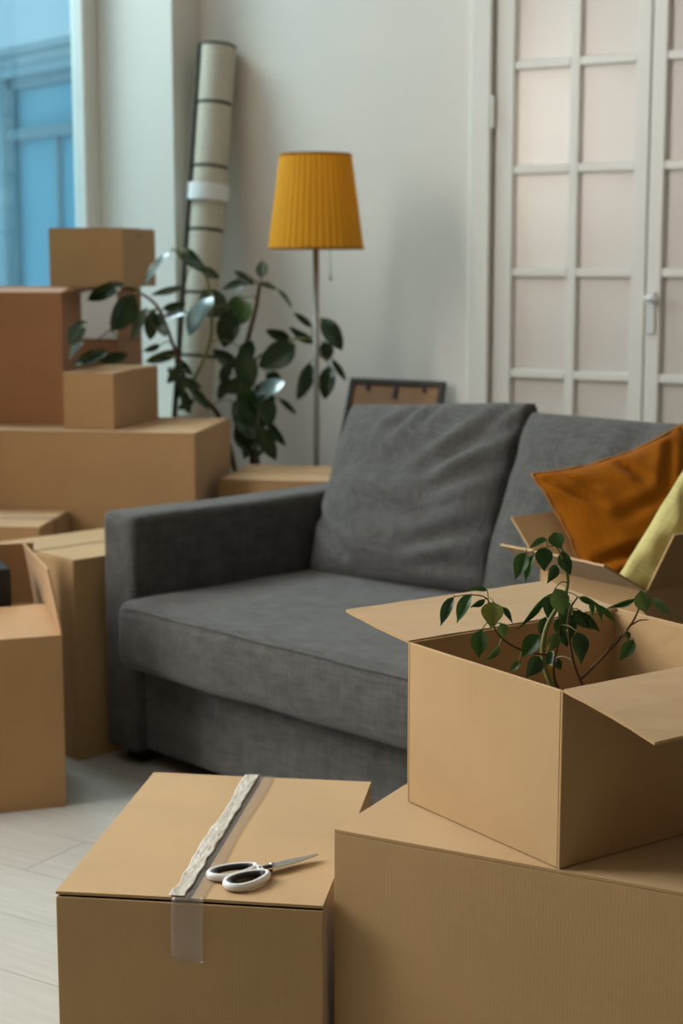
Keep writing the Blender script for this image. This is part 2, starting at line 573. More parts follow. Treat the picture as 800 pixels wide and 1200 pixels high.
for s in (0, 1):
    leaf = empty('door_leaf', (0, 0, 0))
    leaf.parent = door
    ox = s * LEAF
    sgn = 1 if s == 0 else -1

    def X(v, ox=ox, s=s):
        return v if s == 0 else 2 * LEAF - v
    zb, zt = rows_z[-1], DH - 0.10

    def B(x0, x1, y0, y1, z0, z1):
        a, b = sorted((X(x0), X(x1)))
        return (a, b, y0, y1, z0, z1)
    boxes('stile', [B(0.004, xs_p[0], 0.0, 0.042, 0.01, DH)], M_TRIM, leaf, bevel=0.004)
    boxes('stile', [B(xs_p[3], LEAF - 0.002, 0.0, 0.042, 0.01, DH)], M_TRIM, leaf, bevel=0.004)
    boxes('rail', [B(xs_p[0], xs_p[3], 0.001, 0.041, zt, DH)], M_TRIM, leaf, bevel=0.004)
    boxes('lower_panel', [B(xs_p[0], xs_p[3], 0.001, 0.041, 0.01, zb)], M_TRIM, leaf, bevel=0.004)
    boxes('muntin', [B(xs_p[1], xs_p[2], 0.003, 0.040, zb, zt)], M_TRIM, leaf, bevel=0.003)
    for z in rows_z[:-1]:
        for (a, b) in ((xs_p[0], xs_p[1]), (xs_p[2], xs_p[3])):
            boxes('muntin', [B(a, b, 0.003, 0.040, z - 0.014, z + 0.014)], M_TRIM, leaf, bevel=0.003)
    zz = [zt] + rows_z
    for i in range(len(zz) - 1):
        for (a, b) in ((xs_p[0], xs_p[1]), (xs_p[2], xs_p[3])):
            hi = zz[i] - (0.014 if i else 0)
            lo = zz[i + 1] + (0.014 if i < len(zz) - 2 else 0)
            boxes('pane', [B(a, b, 0.026, 0.031, lo, hi)], M_FROST, leaf)
for hz in (0.3, aty(577, 132, DY).z, 2.2):
    bm = bmesh.new()
    lathe(bm, [(0.0001, 0), (0.007, 0.002), (0.008, 0.01), (0.008, 0.10), (0.007, 0.108), (0.0001, 0.11)], 12, Matrix.Translation((-0.001, -0.010, hz - 0.055)))
    bm_obj('hinge', bm, M_TRIM, door, True)
hc = aty(763, 355, DY)
bm = bmesh.new()
box(bm, hc.x - dx0 - 0.016, hc.x - dx0 + 0.016, -0.008, -0.0005, hc.z - 0.10, hc.z + 0.04)
hp = bm_obj('handle_plate', bm, M_WHITEP, door)
add_bevel(hp, 0.004)
bm = bmesh.new()
c0 = Vector((hc.x - dx0, -0.008, hc.z + 0.015))
tube(bm, [c0, c0 + Vector((0, -0.03, 0)), c0 + Vector((0.008, -0.042, 0)), c0 + Vector((0.018, -0.045, 0)), c0 + Vector((0.040, -0.044, -0.004))], [0.011, 0.011, 0.011, 0.010, 0.009], 10)
bm_obj('handle', bm, M_WHITEP, hp, True)

# hallway behind the frosted doors
tag(boxes('wall_hall', [(dx0 - 0.5, dx1 + 0.5, DY + 1.5, DY + 1.6, 0, CEIL), (dx0 - 0.6, dx0 - 0.5, DY + 0.14, DY + 1.6, 0, CEIL),
                        (dx1 + 0.5, dx1 + 0.6, DY + 0.14, DY + 1.6, 0, CEIL), (dx0 - 0.6, dx1 + 0.6, DY + 0.14, DY + 1.6, CEIL, CEIL + 0.1)], M_WALL),
    'pale walls of the hallway behind the doors', 'wall', kind='structure')
hl = bpy.data.lights.new('pane_backlight', 'POINT')  # unseen point lamp added behind the doors to brighten the frosted panes
hl.energy = 30
hl.color = (1.0, 0.97, 0.96)
hl.shadow_soft_size = 0.15
ho = bpy.data.objects.new('pane_backlight', hl)
COL.objects.link(ho)
ho.location = (dx0 + 0.05, DY + 0.6, 1.7)

# ------------------------------------------------------------------ building outside the window
fdir = dirv(162)
F0 = atz(50, 200, 13.0)
bld = empty('neighbour_building', (F0.x, F0.y, -3.0), math.radians(162 - 180))
tag(bld, 'blue shaded building with a cornice seen through the window', 'building')
PXM = 13.0 / F_PX


def fz(py):
    return atz(50, py, 13.0).z + 3.0


z_c = fz(50)
FWX = [(-0.64, 0.80), (1.15, 2.3), (-2.2, -1.05)]
z_head, z_sill = fz(84), fz(420)
lst = [(-4, 4, 0, 0.3, 0, z_sill), (-4, 4, 0, 0.3, z_head, z_c)]
xe = -4
for a, b in sorted(FWX):
    lst.append((xe, a, 0, 0.3, z_sill, z_head))
    xe = b
lst.append((xe, 4, 0, 0.3, z_sill, z_head))
lst = [(-4, 4, 0.3, 4, 0, z_c)] + lst
boxes('facade', lst, M_FAC, bld)
boxes('cornice', [(-4.1, 4.1, -0.03, 0.0, fz(72), fz(60)), (-4.1, 4.1, -0.07, 0.0, fz(60), z_c)], M_CORN, bld, bevel=0.015)
for a, b in FWX:
    w = boxes('facade_window', [(a, a + 0.09, 0.06, 0.16, z_sill, z_head), (b - 0.09, b, 0.06, 0.16, z_sill, z_head),
                                (a, b, 0.06, 0.16, z_head - 0.09, z_head), (a, b, 0.06, 0.16, z_sill, z_sill + 0.09),
                                (a, b, 0.03, 0.16, fz(160), fz(147)), ((a + b) / 2 - 0.02, (a + b) / 2 + 0.02, 0.08, 0.16, z_sill, fz(160))], M_FWIN, bld)
    for (x0, x1, z0, z1) in ((a + 0.09, b - 0.09, fz(147), z_head - 0.09), (a + 0.09, (a + b) / 2 - 0.02, z_sill + 0.09, fz(160)), ((a + b) / 2 + 0.02, b - 0.09, z_sill + 0.09, fz(160))):
        boxes('pane', [(x0, x1, 0.12, 0.13, z0, z1)], M_FGLASS, w)

# ------------------------------------------------------------------ cardboard boxes
TH = 0.0042
GRP = 'cardboard moving boxes'


def flap_fn(w, d, h, side, th, L, seed, bend, trim, dz):
    wig = 0.3 if th == 180 else 1.0
    if side == 'front':
        p0, hd, o, n = Vector((0, 0, h)), Vector((1, 0, 0)), Vector((0, -1, 0)), w
    elif side == 'back':
        p0, hd, o, n = Vector((w, d, h)), Vector((-1, 0, 0)), Vector((0, 1, 0)), w
    elif side == 'left':
        p0, hd, o, n = Vector((0, d, h)), Vector((0, -1, 0)), Vector((-1, 0, 0)), d
    else:
        p0, hd, o, n = Vector((w, 0, h)), Vector((0, 1, 0)), Vector((1, 0, 0)), d
    t = math.radians(th)
    rnd = random.Random(seed)
    k1, k2 = rnd.uniform(-1, 1), rnd.uniform(-1, 1)

    def fn(u, v):
        tr = trim * (0.35 + 0.65 * v)
        e = tr + (n - 2 * tr) * u
        b_ = t + math.radians(bend) * v
        q = p0 + hd * e + (o * math.cos(b_) + U_ * math.sin(b_)) * (L * v)
        nn = (U_ * math.cos(b_) - o * math.sin(b_))
        q += nn * wig * (0.0022 * k1 * math.sin(u * 3.1 + k2) * v + 0.0010 * noise.noise(Vector((u * 9, v * 5, seed))))
        q.z += dz
        return q
    return fn


def carton(label, P, ang, w, d, h, z0=0.0, m=None, flaps=(), closed=None, tape=None, origin='fl', bend=0.0, gap=0.004, lift=0.0):
    """P: world xy of a base corner; fl = local (0,0), fr = local (w,0)"""
    m = m or KRAFT
    a = math.radians(ang)
    P = Vector((P[0], P[1], 0))
    if origin == 'fr':
        P = P - dirv(ang) * w
    root = empty('cardboard_box', (P.x, P.y, z0), a)
    tag(root, label, 'box', GRP)
    hh = h - TH - lift if closed else h
    bm = bmesh.new()
    box(bm, 0, w, 0, TH, 0, hh)
    box(bm, 0, w, d - TH, d, 0, hh)
    box(bm, 0, TH, TH, d - TH, 0, hh)
    box(bm, w - TH, w, TH, d - TH, 0, hh)
    box(bm, TH, w - TH, TH, d - TH, 0, TH)
    body = bm_obj('box_body', bm, m, root)
    add_bevel(body, 0.0016, 2)
    sd = int(abs(P.x * 977 + P.y * 331 + z0 * 71)) % 1000
    fl = list(flaps)
    if closed == 'x':        # seam along local x
        fl += [('front', 180, d / 2 - gap / 2, 0.0), ('back', 180, d / 2 - gap / 2, 0.0)]
    elif closed == 'y':
        fl += [('left', 180, w / 2 - gap / 2, 0.0), ('right', 180, w / 2 - gap / 2, 0.0)]
    for i, f in enumerate(fl):
        side, th, L = f[:3]
        bd = f[3] if len(f) > 3 else bend
        bm = bmesh.new()
        is_c = closed and th == 180
        zz = hh + lift + TH / 2 + 0.0004 if is_c else hh
        fn = flap_fn(w, d, zz, side, th, L, sd + i * 7, bd, 0.003, 0.0)
        if th > 200:             # tucked down inside: start inside the wall
            off = {'front': Vector((0, TH * 1.8, -0.004)), 'back': Vector((0, -TH * 1.8, -0.004)), 'left': Vector((TH * 1.8, 0, -0.004)), 'right': Vector((-TH * 1.8, 0, -0.004))}[side]
            f0 = fn
            fn = lambda u, v, f0=f0, off=off: f0(u, v) + off
        sheet(bm, fn, 12, 8, TH)
        bm_obj('flap', bm, m, root)
    if tape:
        for tp in tape:
            axis, c, tw, drop = tp[:4]
            bm = bmesh.new()
            zt = h + 0.0016
            ln = w if axis == 'x' else d
            ln0 = -drop
            tot = ln + 2 * drop

            def tf(u, v, axis=axis, c=c, tw=tw, ln=ln, drop=drop, tot=tot):
                s = -drop + tot * u
                wv = 0.0012 * noise.noise(Vector((s * 40, v * 4, 3.3))) + 0.0006
                cc = c + (v - 0.5) * tw + 0.002 * math.sin(s * 17)
                if s < 0:
                    q = (-0.0015 - abs(wv) * 0.5, zt + s)
                elif s > ln:
                    q = (ln + 0.0015 + abs(wv) * 0.5, zt - (s - ln))
                else:
                    q = (s, zt + abs(wv))
                return (q[0], cc, q[1]) if axis == 'x' else (cc, q[0], q[1])
            sheet(bm, tf, 70, 6, 0.0004)
            bm_obj('tape', bm, M_FILM, root, True)
    return root


# A: taped box with the scissors
PA = at(65, 1045, 0.36)
boxA = carton('closed cardboard box sealed with clear tape, scissors lying on it', PA, 23.5, 0.388, 0.56, 0.36, closed='y', gap=0.009, lift=0.0028, tape=[('y', 0.194, 0.047, 0.095)])
# milky, wrinkled half of the tape left of the seam
bm = bmesh.new()


def fold_fn(u, v):
    y = 0.001 + 0.558 * u
    wv = 0.0016 * noise.noise(Vector((y * 40, v * 3, 1.7))) + 0.0007 * noise.noise(Vector((y * 160, v * 5, 4.2)))
    x = 0.166 + 0.0245 * v + 0.0022 * math.sin(y * 21) * (1 - v) + 0.003 * noise.noise(Vector((y * 30, v, 9)))
    return (x, y, 0.36 + 0.0030 + abs(wv) + 0.0012 * v)


sheet(bm, fold_fn, 140, 8, 0.0005)
bm_obj('tape_wrinkle', bm, M_TAPE, boxA, True)
# B: large box under the plant box
PB = at(391, 972, 0.46)
boxB = carton('large closed cardboard box carrying the open box of leafy twigs', PB, 3.8, 0.62, 0.46, 0.46, closed='x')
# C: open box with the small ficus
PC = at(655, 1020, 0.46)
CA = 66.0
boxC = carton('open cardboard box with outspread flaps holding a small leafy ficus', PC, CA, 0.42, 0.335, 0.242, z0=0.4615,
              flaps=[('back', 4, 0.165, 2), ('front', -8, 0.165, -3), ('left', 267, 0.15, 0), ('right', 267, 0.15, 0)])

# M: open box at the left with a raised flap
PM = at(78, 945, 0.0)
boxM = carton('open cardboard box on the floor with one side flap standing up', PM, 51, 0.42, 0.40, 0.407, origin='fr', m=KRAFT_W,
              flaps=[('right', 98, 0.16, 2), ('front', 168, 0.17, -2), ('back', 98, 0.16, 2)])
# L: tall closed box by the sofa arm
PL_ = Vector((-2.655, 3.05, 0))
boxL = carton('closed cardboard box standing against the side of the sofa arm', PL_, 75, 0.36, 0.36, 0.519, closed='x', gap=0.011)
# K: low taped box behind
boxK = carton('taped cardboard box behind the open box, in front of the long box', (-2.988, 3.297), 26, 0.45, 0.31, 0.54, origin='fr', closed='x', m=KRAFT_W,
              tape=[('x', 0.155, 0.05, 0.06)])
# E: long box
PE = at(228, 508, 0.77)
boxE = carton('long wide cardboard box carrying smaller boxes beside the rubber plant', PE, 23, 0.77, 0.48, 0.77, origin='fr', closed='x', m=KRAFT_W)
# F: reddish box on E
PF = at(76, 498, 0.7705)
boxF = carton('tall reddish brown cardboard box standing on the long box', PF, 25, 0.30, 0.21, 0.395, z0=0.7708, origin='fr', m=KRAFT_R, flaps=[('front', 172, 0.12, 0), ('back', 172, 0.12, 0), ('right', 20, 0.05, 0)])
# G: small box on E
PG = at(134, 503.5, 0.7705)
boxG = carton('small closed cardboard box on the long box under rubber plant leaves', PG, 18, 0.158, 0.38, 0.165, z0=0.7712, origin='fr', closed='y', m=KRAFT_W)
# tower behind: tall box, labelled box, top box
PI = atz(139, 420, 5.24)
boxI = carton('tall narrow cardboard box standing behind the stacked boxes', PI, 20, 0.235, 0.24, 1.005, origin='fr', closed='x', m=KRAFT_R)
PI2 = atz(139, 370, 5.25)
boxI2 = carton('cardboard box with a white sheet on its side, under the topmost box', PI2, 20, 0.23, 0.23, 0.17, z0=1.0062, origin='fr', closed='x', m=KRAFT_R)
bm = bmesh.new()
box(bm, 0.23 - 0.125, 0.23 - 0.004, -0.0022, -0.0005, 0.006, 0.162)
bm_obj('paper_sheet', bm, M_WHITE, boxI2)
PH = atz(145, 335, 5.22)
boxH = carton('topmost cardboard box of the stack in front of the window', PH, 20, 0.25, 0.33, 0.187, z0=1.1785, origin='fr', closed='x', m=KRAFT_W, tape=[('x', 0.165, 0.04, 0.035)])
# J: box behind the sofa
boxJ = carton('closed cardboard box between the sofa back and the floor lamp', (-2.81, 3.885), 20, 0.36, 0.36, 0.62, closed='x', m=KRAFT_W, gap=0.010)

# black case inside M
bm = bmesh.new()
rbox(bm, 0.20, 0.11, 0.53, 0.008, 3)
o = bm_obj('storage_case', bm, M_DARK, None, True)
pm = atz(14, 700, 3.80) - dirv(51) * 0.20
o.location = (pm.x, pm.y, 0.005)
o.rotation_euler = (0, 0, math.radians(51))
tag(o, 'black case standing inside the open cardboard box', 'case')

# ------------------------------------------------------------------ scissors
S_t = at(372, 1007, 0.362)
S_h = at(256, 1037, 0.362)
sd = (S_t - S_h)
SL = sd.length
sc_root = empty('scissors', (S_h.x, S_h.y, 0.3622), math.atan2(sd.y, sd.x))
tag(sc_root, 'pair of scissors with white and black handles', 'scissors')
bl0 = SL * 0.46


def blade(s, z):
    bm = bmesh.new()
    out = [(bl0 - 0.012, 0.008), (bl0 + 0.015, 0.0115), (bl0 + 0.05, 0.0095), (SL - 0.014, 0.0040), (SL, 0.0), (SL - 0.012, -0.0022), (bl0 + 0.02, -0.005), (bl0 - 0.012, -0.006)]
    a = math.radians(1.6 * s)
    lo, hi = [], []
    for x, y in out:
        y *= s
        dx, dy = x - (bl0 + 0.012), y
        X_, Y_ = bl0 + 0.012 + dx * math.cos(a) - dy * math.sin(a), dx * math.sin(a) + dy * math.cos(a)
        lo.append(bm.verts.new((X_, Y_, z)))
        hi.append(bm.verts.new((X_, Y_, z + 0.0022)))
    bm.faces.new(lo)
    bm.faces.new(hi)
    for i in range(len(out)):
        j = (i + 1) % len(out)
        bm.faces.new((lo[i], lo[j], hi[j], hi[i]))
    return bm_obj('blade', bm, M_STEEL, sc_root)


blade(1, 0.0046)
blade(-1, 0.0072)
bm = bmesh.new()
lathe(bm, [(0.0001, 0.0), (0.0042, 0.0), (0.0042, 0.0035), (0.003, 0.0045), (0.0001, 0.0048)], 16, Matrix.Translation((bl0 + 0.012, 0, 0.0085)))
bm_obj('pivot_screw', bm, M_STEEL, sc_root, True)


def handle(s, L0, wd, yc):
    pts, ins = [], []
    for k in range(28):
        t = 2 * math.pi * k / 28
        x = L0 / 2 + (L0 / 2) * math.cos(t)
        wdt = wd / 2 * (1 - 0.22 * math.cos(t))
        y = yc + s * wdt * math.sin(t) - s * 0.10 * (x - L0 / 2) * 0.9
        pts.append(Vector((x, y, 0.0062)))
        c = Vector((L0 / 2, yc, 0.0062))
        ins.append(c + (Vector((x, y, 0.0062)) - c) * 0.82)
    bm = bmesh.new()
    tube(bm, pts, 0.0048, 10, closed=True, scale2=1.25)
    # shank to the pivot
    tube(bm, [pts[0] + Vector((-0.004, 0, 0)), Vector((bl0 - 0.008, 0.004 * -s, 0.0065)), Vector((bl0 + 0.006, 0, 0.0062))], [0.0055, 0.0062, 0.0045], 10)
    hnd = bm_obj('handle', bm, M_WHITEP, sc_root, True)
    bm = bmesh.new()
    tube(bm, ins, 0.0046, 8, closed=True, scale2=1.1)
    bm_obj('grip_lining', bm, M_DARK, hnd, True)


handle(1, bl0 * 0.93, 0.036, 0.0195)
handle(-1, bl0 * 0.90, 0.040, -0.0205)
bm = bmesh.new()
tube(bm, [(bl0 - 0.012, -0.002, 0.0068), (bl0 + 0.008, -0.004, 0.0068)], [0.0062, 0.0055], 10)
bm_obj('grip_collar', bm, M_DARK, sc_root, True)

# ------------------------------------------------------------------ sofa
SA = -14.5
sofa = empty('sofa', (-2.612, 3.105, 0), math.radians(SA))
tag(sofa, 'dark grey linen sofa with loose back cushions', 'sofa')
SLEN = 2.14


def ripple(amp, sc, seed):
    def fn(p):
        n = noise.noise_vector(Vector((p.x * sc, p.y * sc, p.z * sc)) * 0.6 + Vector((seed, seed * 2, seed * 3)))
        return p + n * amp
    return fn


def soft(name, x0, x1, y0, y1, z0, z1, r, m=M_SOFA, parent=sofa, n=14, fn=None):
    bm = bmesh.new()
    rbox(bm, x1 - x0, y1 - y0, z1 - z0, r, n, (x0, y0, z0), fn)
    return bm_obj(name, bm, m, parent, True)


soft('armrest', 0, 0.128, 0.0, 0.98, 0.035, 0.642, 0.022, fn=ripple(0.004, 6, 1))
soft('armrest', SLEN - 0.128, SLEN, 0.0, 0.98, 0.035, 0.642, 0.022, fn=ripple(0.004, 6, 2))
soft('base', 0.130, SLEN - 0.130, 0.03, 0.82, 0.045, 0.275, 0.012, fn=ripple(0.003, 5, 3))
soft('back_frame', 0.130, SLEN - 0.130, 0.825, 0.98, 0.045, 0.72, 0.03, fn=ripple(0.003, 5, 4))
SWd = SLEN - 0.25


def seat_fn(p):
    u = (p.x / SWd) * 2 - 1
    v = (p.y / 0.875) * 2 - 1
    q = p.copy()
    top = max(0.0, (p.z - 0.09) / 0.09)
    q.z += top * (0.016 * (1 - u * u) * (1 - v * v) - 0.004)
    q.y -= 0.012 * (1 - u ** 4) * max(0, 1 - p.y / 0.15) * math.sin(math.pi * min(1, max(0, p.z / 0.18)))
    q += noise.noise_vector(Vector((p.x * 5, p.y * 5, p.z * 6)) + Vector((9, 2, 4))) * 0.005
    # soft crease across the seat
    s = (p.x - 0.62) - 0.35 * (p.y - 0.4)
    q.z -= top * 0.006 * math.exp(-(s / 0.03) ** 2) * math.exp(-((p.y - 0.35) / 0.25) ** 2)
    return q


soft('seat_cushion', 0.125, 0.125 + SWd, -0.055, 0.82, 0.268, 0.442, 0.035, n=26, fn=seat_fn)
bm = bmesh.new()
tube(bm, [(0.165, -0.0535, 0.4265)] + [(0.165 + (SWd - 0.08) * t / 30, -0.0535 - 0.004 * math.sin(math.pi * t / 30), 0.427 + 0.0015 * math.sin(t * 1.3)) for t in range(1, 30)] + [(0.085 + SWd, -0.0535, 0.4265)], 0.0022, 6)
bm_obj('piping', bm, M_SOFA, sofa, True)
for fx, fy in ((0.03, 0.05), (SLEN - 0.09, 0.05), (0.03, 0.88), (SLEN - 0.09, 0.88)):
    bm = bmesh.new()
    box(bm, fx, fx + 0.06, fy, fy + 0.06, 0, 0.038)
    bm_obj('foot', bm, M_DARK, sofa)


def pillow_bm(w, h, t, nu=34, nv=34, pinch=0.06, expo=0.42, creases=(), amp=0.004, nsc=7, seed=0.0, sag=0.0):
    """closed cushion in local xz, thickness along y (front = -y)"""
    bm = bmesh.new()
    grid = {}
    for side in (-1, 1):
        for i in range(nu + 1):
            for j in range(nv + 1):
                u = -math.cos(math.pi * i / nu)
                v = -math.cos(math.pi * j / nv)
                u = u * 0.55 + (2 * i / nu - 1) * 0.45
                v = v * 0.55 + (2 * j / nv - 1) * 0.45
                edge = i in (0, nu) or j in (0, nv)
                if edge and side == 1:
                    grid[(side, i, j)] = grid[(-1, i, j)]
                    continue
                x = w / 2 * u * (1 - pinch * (1 - v * v))
                z = h / 2 * v * (1 - pinch * (1 - u * u))
                th = t / 2 * (max(0, (1 - u * u)) * max(0, (1 - v * v))) ** expo
                th *= 1 - sag * v
                y = side * th
                if not edge:
                    for (ax, az, bx, bz, wd, dp) in creases:
                        px_, pz_ = u - ax, v - az
                        ex, ez = bx - ax, bz - az
                        ll = ex * ex + ez * ez
                        tt = max(0, min(1, (px_ * ex + pz_ * ez) / ll))
                        dd = math.hypot(px_ - ex * tt, pz_ - ez * tt)
                        fade = math.sin(math.pi * (0.15 + 0.7 * tt))
                        if side == -1:
                            y += dp * fade * (math.exp(-(dd / wd) ** 2) - 0.55 * math.exp(-((dd - 1.7 * wd) / wd) ** 2))
                    y += amp * noise.noise(Vector((u * nsc * 0.5, v * nsc * 0.5, seed + side))) * (1 if side == -1 else 0.5)
                else:
                    y += amp * 1.2 * noise.noise(Vector((u * nsc, v * nsc, seed + 5)))
                grid[(side, i, j)] = bm.verts.new((x, y, z))
    for side in (-1, 1):
        for i in range(nu):
            for j in range(nv):
                q = [grid[(side, i, j)], grid[(side, i + 1, j)], grid[(side, i + 1, j + 1)], grid[(side, i, j + 1)]]
                try:
                    bm.faces.new(q if side == -1 else list(reversed(q)))
                except ValueError:
                    pass
    return bm


BW = 0.62
for k, cx in enumerate((0.135 + BW / 2, 0.135 + BW * 1.5, 0.135 + BW * 2.5)):
    cr = [(-0.05, 0.98, -0.28, 0.55, 0.07, 0.014), (0.15, 0.95, 0.05, 0.70, 0.06, 0.010), (0.95, 0.75, 0.25, 0.15, 0.09, 0.018), (0.95, 0.30, 0.30, -0.05, 0.09, 0.014),
          (0.95, -0.35, 0.25, -0.62, 0.08, 0.016), (0.98, -0.75, 0.35, -0.80, 0.07, 0.010), (-0.95, -0.30, -0.45, -0.78, 0.06, 0.016), (-0.55, 0.1, 0.2, -0.12, 0.14, -0.010),
          (0.9, 0.95, 0.55, 0.5, 0.07, 0.012)] if k == 0 else [(-0.9, 0.5, -0.2, 0.2, 0.12, 0.010), (0.2, 0.9, 0.1, 0.3, 0.1, 0.010)]
    bm = pillow_bm(BW + 0.02, 0.50, 0.21, 44, 44, 0.025, 0.27, cr, 0.008, 4, 3.0 * k, 0.12)
    p = bm_obj('back_cushion', bm, M_SOFA, sofa, True)
    p.location = (cx, 0.695, 0.655)
    p.rotation_euler = (math.radians(-22), math.radians(-4 if k == 0 else 0), 0)

# ------------------------------------------------------------------ box with the cushions on the seat
ZSEAT = 0.4575
PD = at(757, 692, 0.64)
boxD = carton('open cardboard box on the sofa seat stuffed with cushions', PD, 68, 0.31, 0.29, 0.64 - ZSEAT, z0=ZSEAT, m=KRAFT,
              flaps=[('left', 28, 0.127, 0), ('front', 62, 0.13, 0), ('back', 45, 0.13, 0), ('right', 60, 0.12, 0)])


def outline_tube(w, h, pinch, rad, wav, seed, n=26):
    pts = []
    for (a, b) in (((-1, -1), (1, -1)), ((1, -1), (1, 1)), ((1, 1), (-1, 1)), ((-1, 1), (-1, -1))):
        for k in range(n):
            t = k / n
            u, v = a[0] + (b[0] - a[0]) * t, a[1] + (b[1] - a[1]) * t
            x = w / 2 * u * (1 - pinch * (1 - v * v))
            z = h / 2 * v * (1 - pinch * (1 - u * u))
            y = wav * noise.noise(Vector((u * 5, v * 5, seed)))
            pts.append((x * 1.008, y, z * 1.008))
    bm = bmesh.new()
    tube(bm, pts, rad, 6, closed=True)
    return bm


def basis_pillow(o, c, ex, ez):
    """local x along ex, local z along ez, local -y towards the viewer side"""
    ex = ex.normalized()
    ez = (ez - ex * ez.dot(ex)).normalized()
    ey = ez.cross(ex)
    o.matrix_world = Matrix.Translation(c) @ Matrix((ex, ey, ez)).transposed().to_4x4()


# mustard cushion: top edge read in the picture, leaning back out of the box
TLc, TRc = atz(624, 556, 3.37), atz(799, 498, 3.455)
ex = (TRc - TLc)
mw = ex.length
exn = ex.normalized()
down = -(UP - exn * UP.dot(exn)).normalized()
toward = exn.cross(down)
if toward.dot(FW) > 0:
    toward = -toward
dn = down * math.cos(math.radians(17)) + toward * math.sin(math.radians(17))
MH = 0.34
cm = TLc + ex * 0.5 + dn * (MH / 2)
mc = [(-0.9, 0.85, -0.5, 0.35, 0.06, 0.014), (-0.75, 0.9, -0.45, 0.6, 0.05, 0.010), (-0.85, -0.35, -0.1, -0.45, 0.08, 0.016), (-0.6, -0.62, 0.1, -0.70, 0.07, 0.014), (0.0, 0.85, 0.2, 0.50, 0.07, 0.014), (0.7, 0.8, 0.4, 0.3, 0.08, 0.014), (-0.3, 0.1, 0.4, 0.2, 0.10, 0.010)]
bm = pillow_bm(mw, MH, 0.12, 36, 36, 0.13, 0.45, mc, 0.007, 6, 11.0)
must = bm_obj('throw_cushion', bm, M_MUST, None, True)
basis_pillow(must, cm, exn, -dn)
tag(must, 'mustard orange cushion with a ruffled seam in the box', 'cushion', 'cushions in the box')
bm_obj('piping', outline_tube(mw, MH, 0.13, 0.0036, 0.014, 12.0), M_MUSTP, must, True)

# pale yellow cushion in front of it, standing on its corner inside the box
Py = atz(716, 689, 3.15)
hv = (R_ * 0.92 + F_ * 0.39).normalized()
av = hv * 0.58 + U_ * 0.815
bv = hv * 0.815 - U_ * 0.58
SA_, SB_ = 0.33, 0.215
cy = Py + av * (SA_ / 2) + bv * (SB_ / 2)
bm = pillow_bm(SB_, SA_, 0.085, 34, 34, 0.05, 0.42, [(-0.9, 0.5, -0.5, 0.1, 0.1, 0.010), (-0.85, -0.2, -0.4, -0.4, 0.1, 0.010)], 0.008, 6, 21.0)
yel = bm_obj('throw_cushion', bm, M_YELLOW, None, True)
basis_pillow(yel, cy, bv, av)
tag(yel, 'pale yellow cushion leaning beside the mustard cushion', 'cushion', 'cushions in the box')

# ------------------------------------------------------------------ leaves and plants
def leaf_mesh(name, m, tipk, fold, droop, n=7, k=2, acum=0.0):
    """unit leaf: length along y, width along x, drooping to -z"""
    bm = bmesh.new()
    rows = []
    for j in range(n + 1):
        v = j / n
        hw = 0.5 * math.sin(math.pi * min(1, v ** tipk)) ** 0.75 if 0 < v < 1 else 0.0
        hw *= 1 - acum * v ** 3
        rowv = []
        if hw < 1e-4:
            rowv = [bm.verts.new((0, v, -droop * v * v))]
        else:
            for i in range(-k, k + 1):
                x = hw * i / k
                rowv.append(bm.verts.new((x, v, fold * abs(x) - droop * v * v + 0.02 * math.sin(v * 9 + i))))
        rows.append(rowv)
    for a, b in zip(rows, rows[1:]):
        if len(a) == 1 or len(b) == 1:
            s, l = (a[0], b) if len(a) == 1 else (b[0], a)
            for i in range(len(l) - 1):
                bm.faces.new((s, l[i], l[i + 1]))
        else:
            for i in range(len(a) - 1):
                bm.faces.new((a[i], a[i + 1], b[i + 1], b[i]))
    bmesh.ops.recalc_face_normals(bm, faces=bm.faces)
    me = bpy.data.meshes.new(name)
    bm.to_mesh(me)
    bm.free()
    for p in me.polygons:
        p.use_smooth = True
    me.materials.append(m)
    return me


def put_leaf(me, parent, B, T, wpx, roll, Z, shiny=False):
    Y = T - B
    L = Y.length
    y = Y / L
    n = (CAMP - (B + T) / 2).normalized()
    n = (n - y * n.dot(y)).normalized()
    if shiny:                     # lies so that it mirrors the window
        c = (B + T) / 2
        hb = ((CAMP - c).normalized() + (Vector((WALL_X - 0.3, 4.1, 1.9)) - c).normalized())
        n0 = n
        n = (hb - y * hb.dot(y)).normalized()
        roll = math.acos(max(-1, min(1, n.dot(n0))))
    else:
        n = (Matrix.Rotation(roll, 3, y) @ n).normalized()
    x = y.cross(n)
    w = wpx * Z / F_PX / max(0.5 if shiny else 0.35, abs(math.cos(roll)))
    o = bpy.data.objects.new('leaf', me)
    COL.objects.link(o)
    M = Matrix(((x.x * w, y.x * L, n.x * L, B.x), (x.y * w, y.y * L, n.y * L, B.y), (x.z * w, y.z * L, n.z * L, B.z), (0, 0, 0, 1)))
    o.parent = parent
    o.matrix_basis = parent.matrix_basis.inverted() @ M
    return o


def smooth_path(pts, n=6):
    out = []
    P = [Vector(p) for p in pts]
    for i in range(len(P) - 1):
        p0, p1, p2, p3 = P[max(i - 1, 0)], P[i], P[i + 1], P[min(i + 2, len(P) - 1)]
        for k in range(n):
            t = k / n
            out.append(0.5 * ((2 * p1) + (p2 - p0) * t + (2 * p0 - 5 * p1 + 4 * p2 - p3) * t * t + (3 * p1 - p0 - 3 * p2 + p3) * t ** 3))
    out.append(P[-1])
    return out


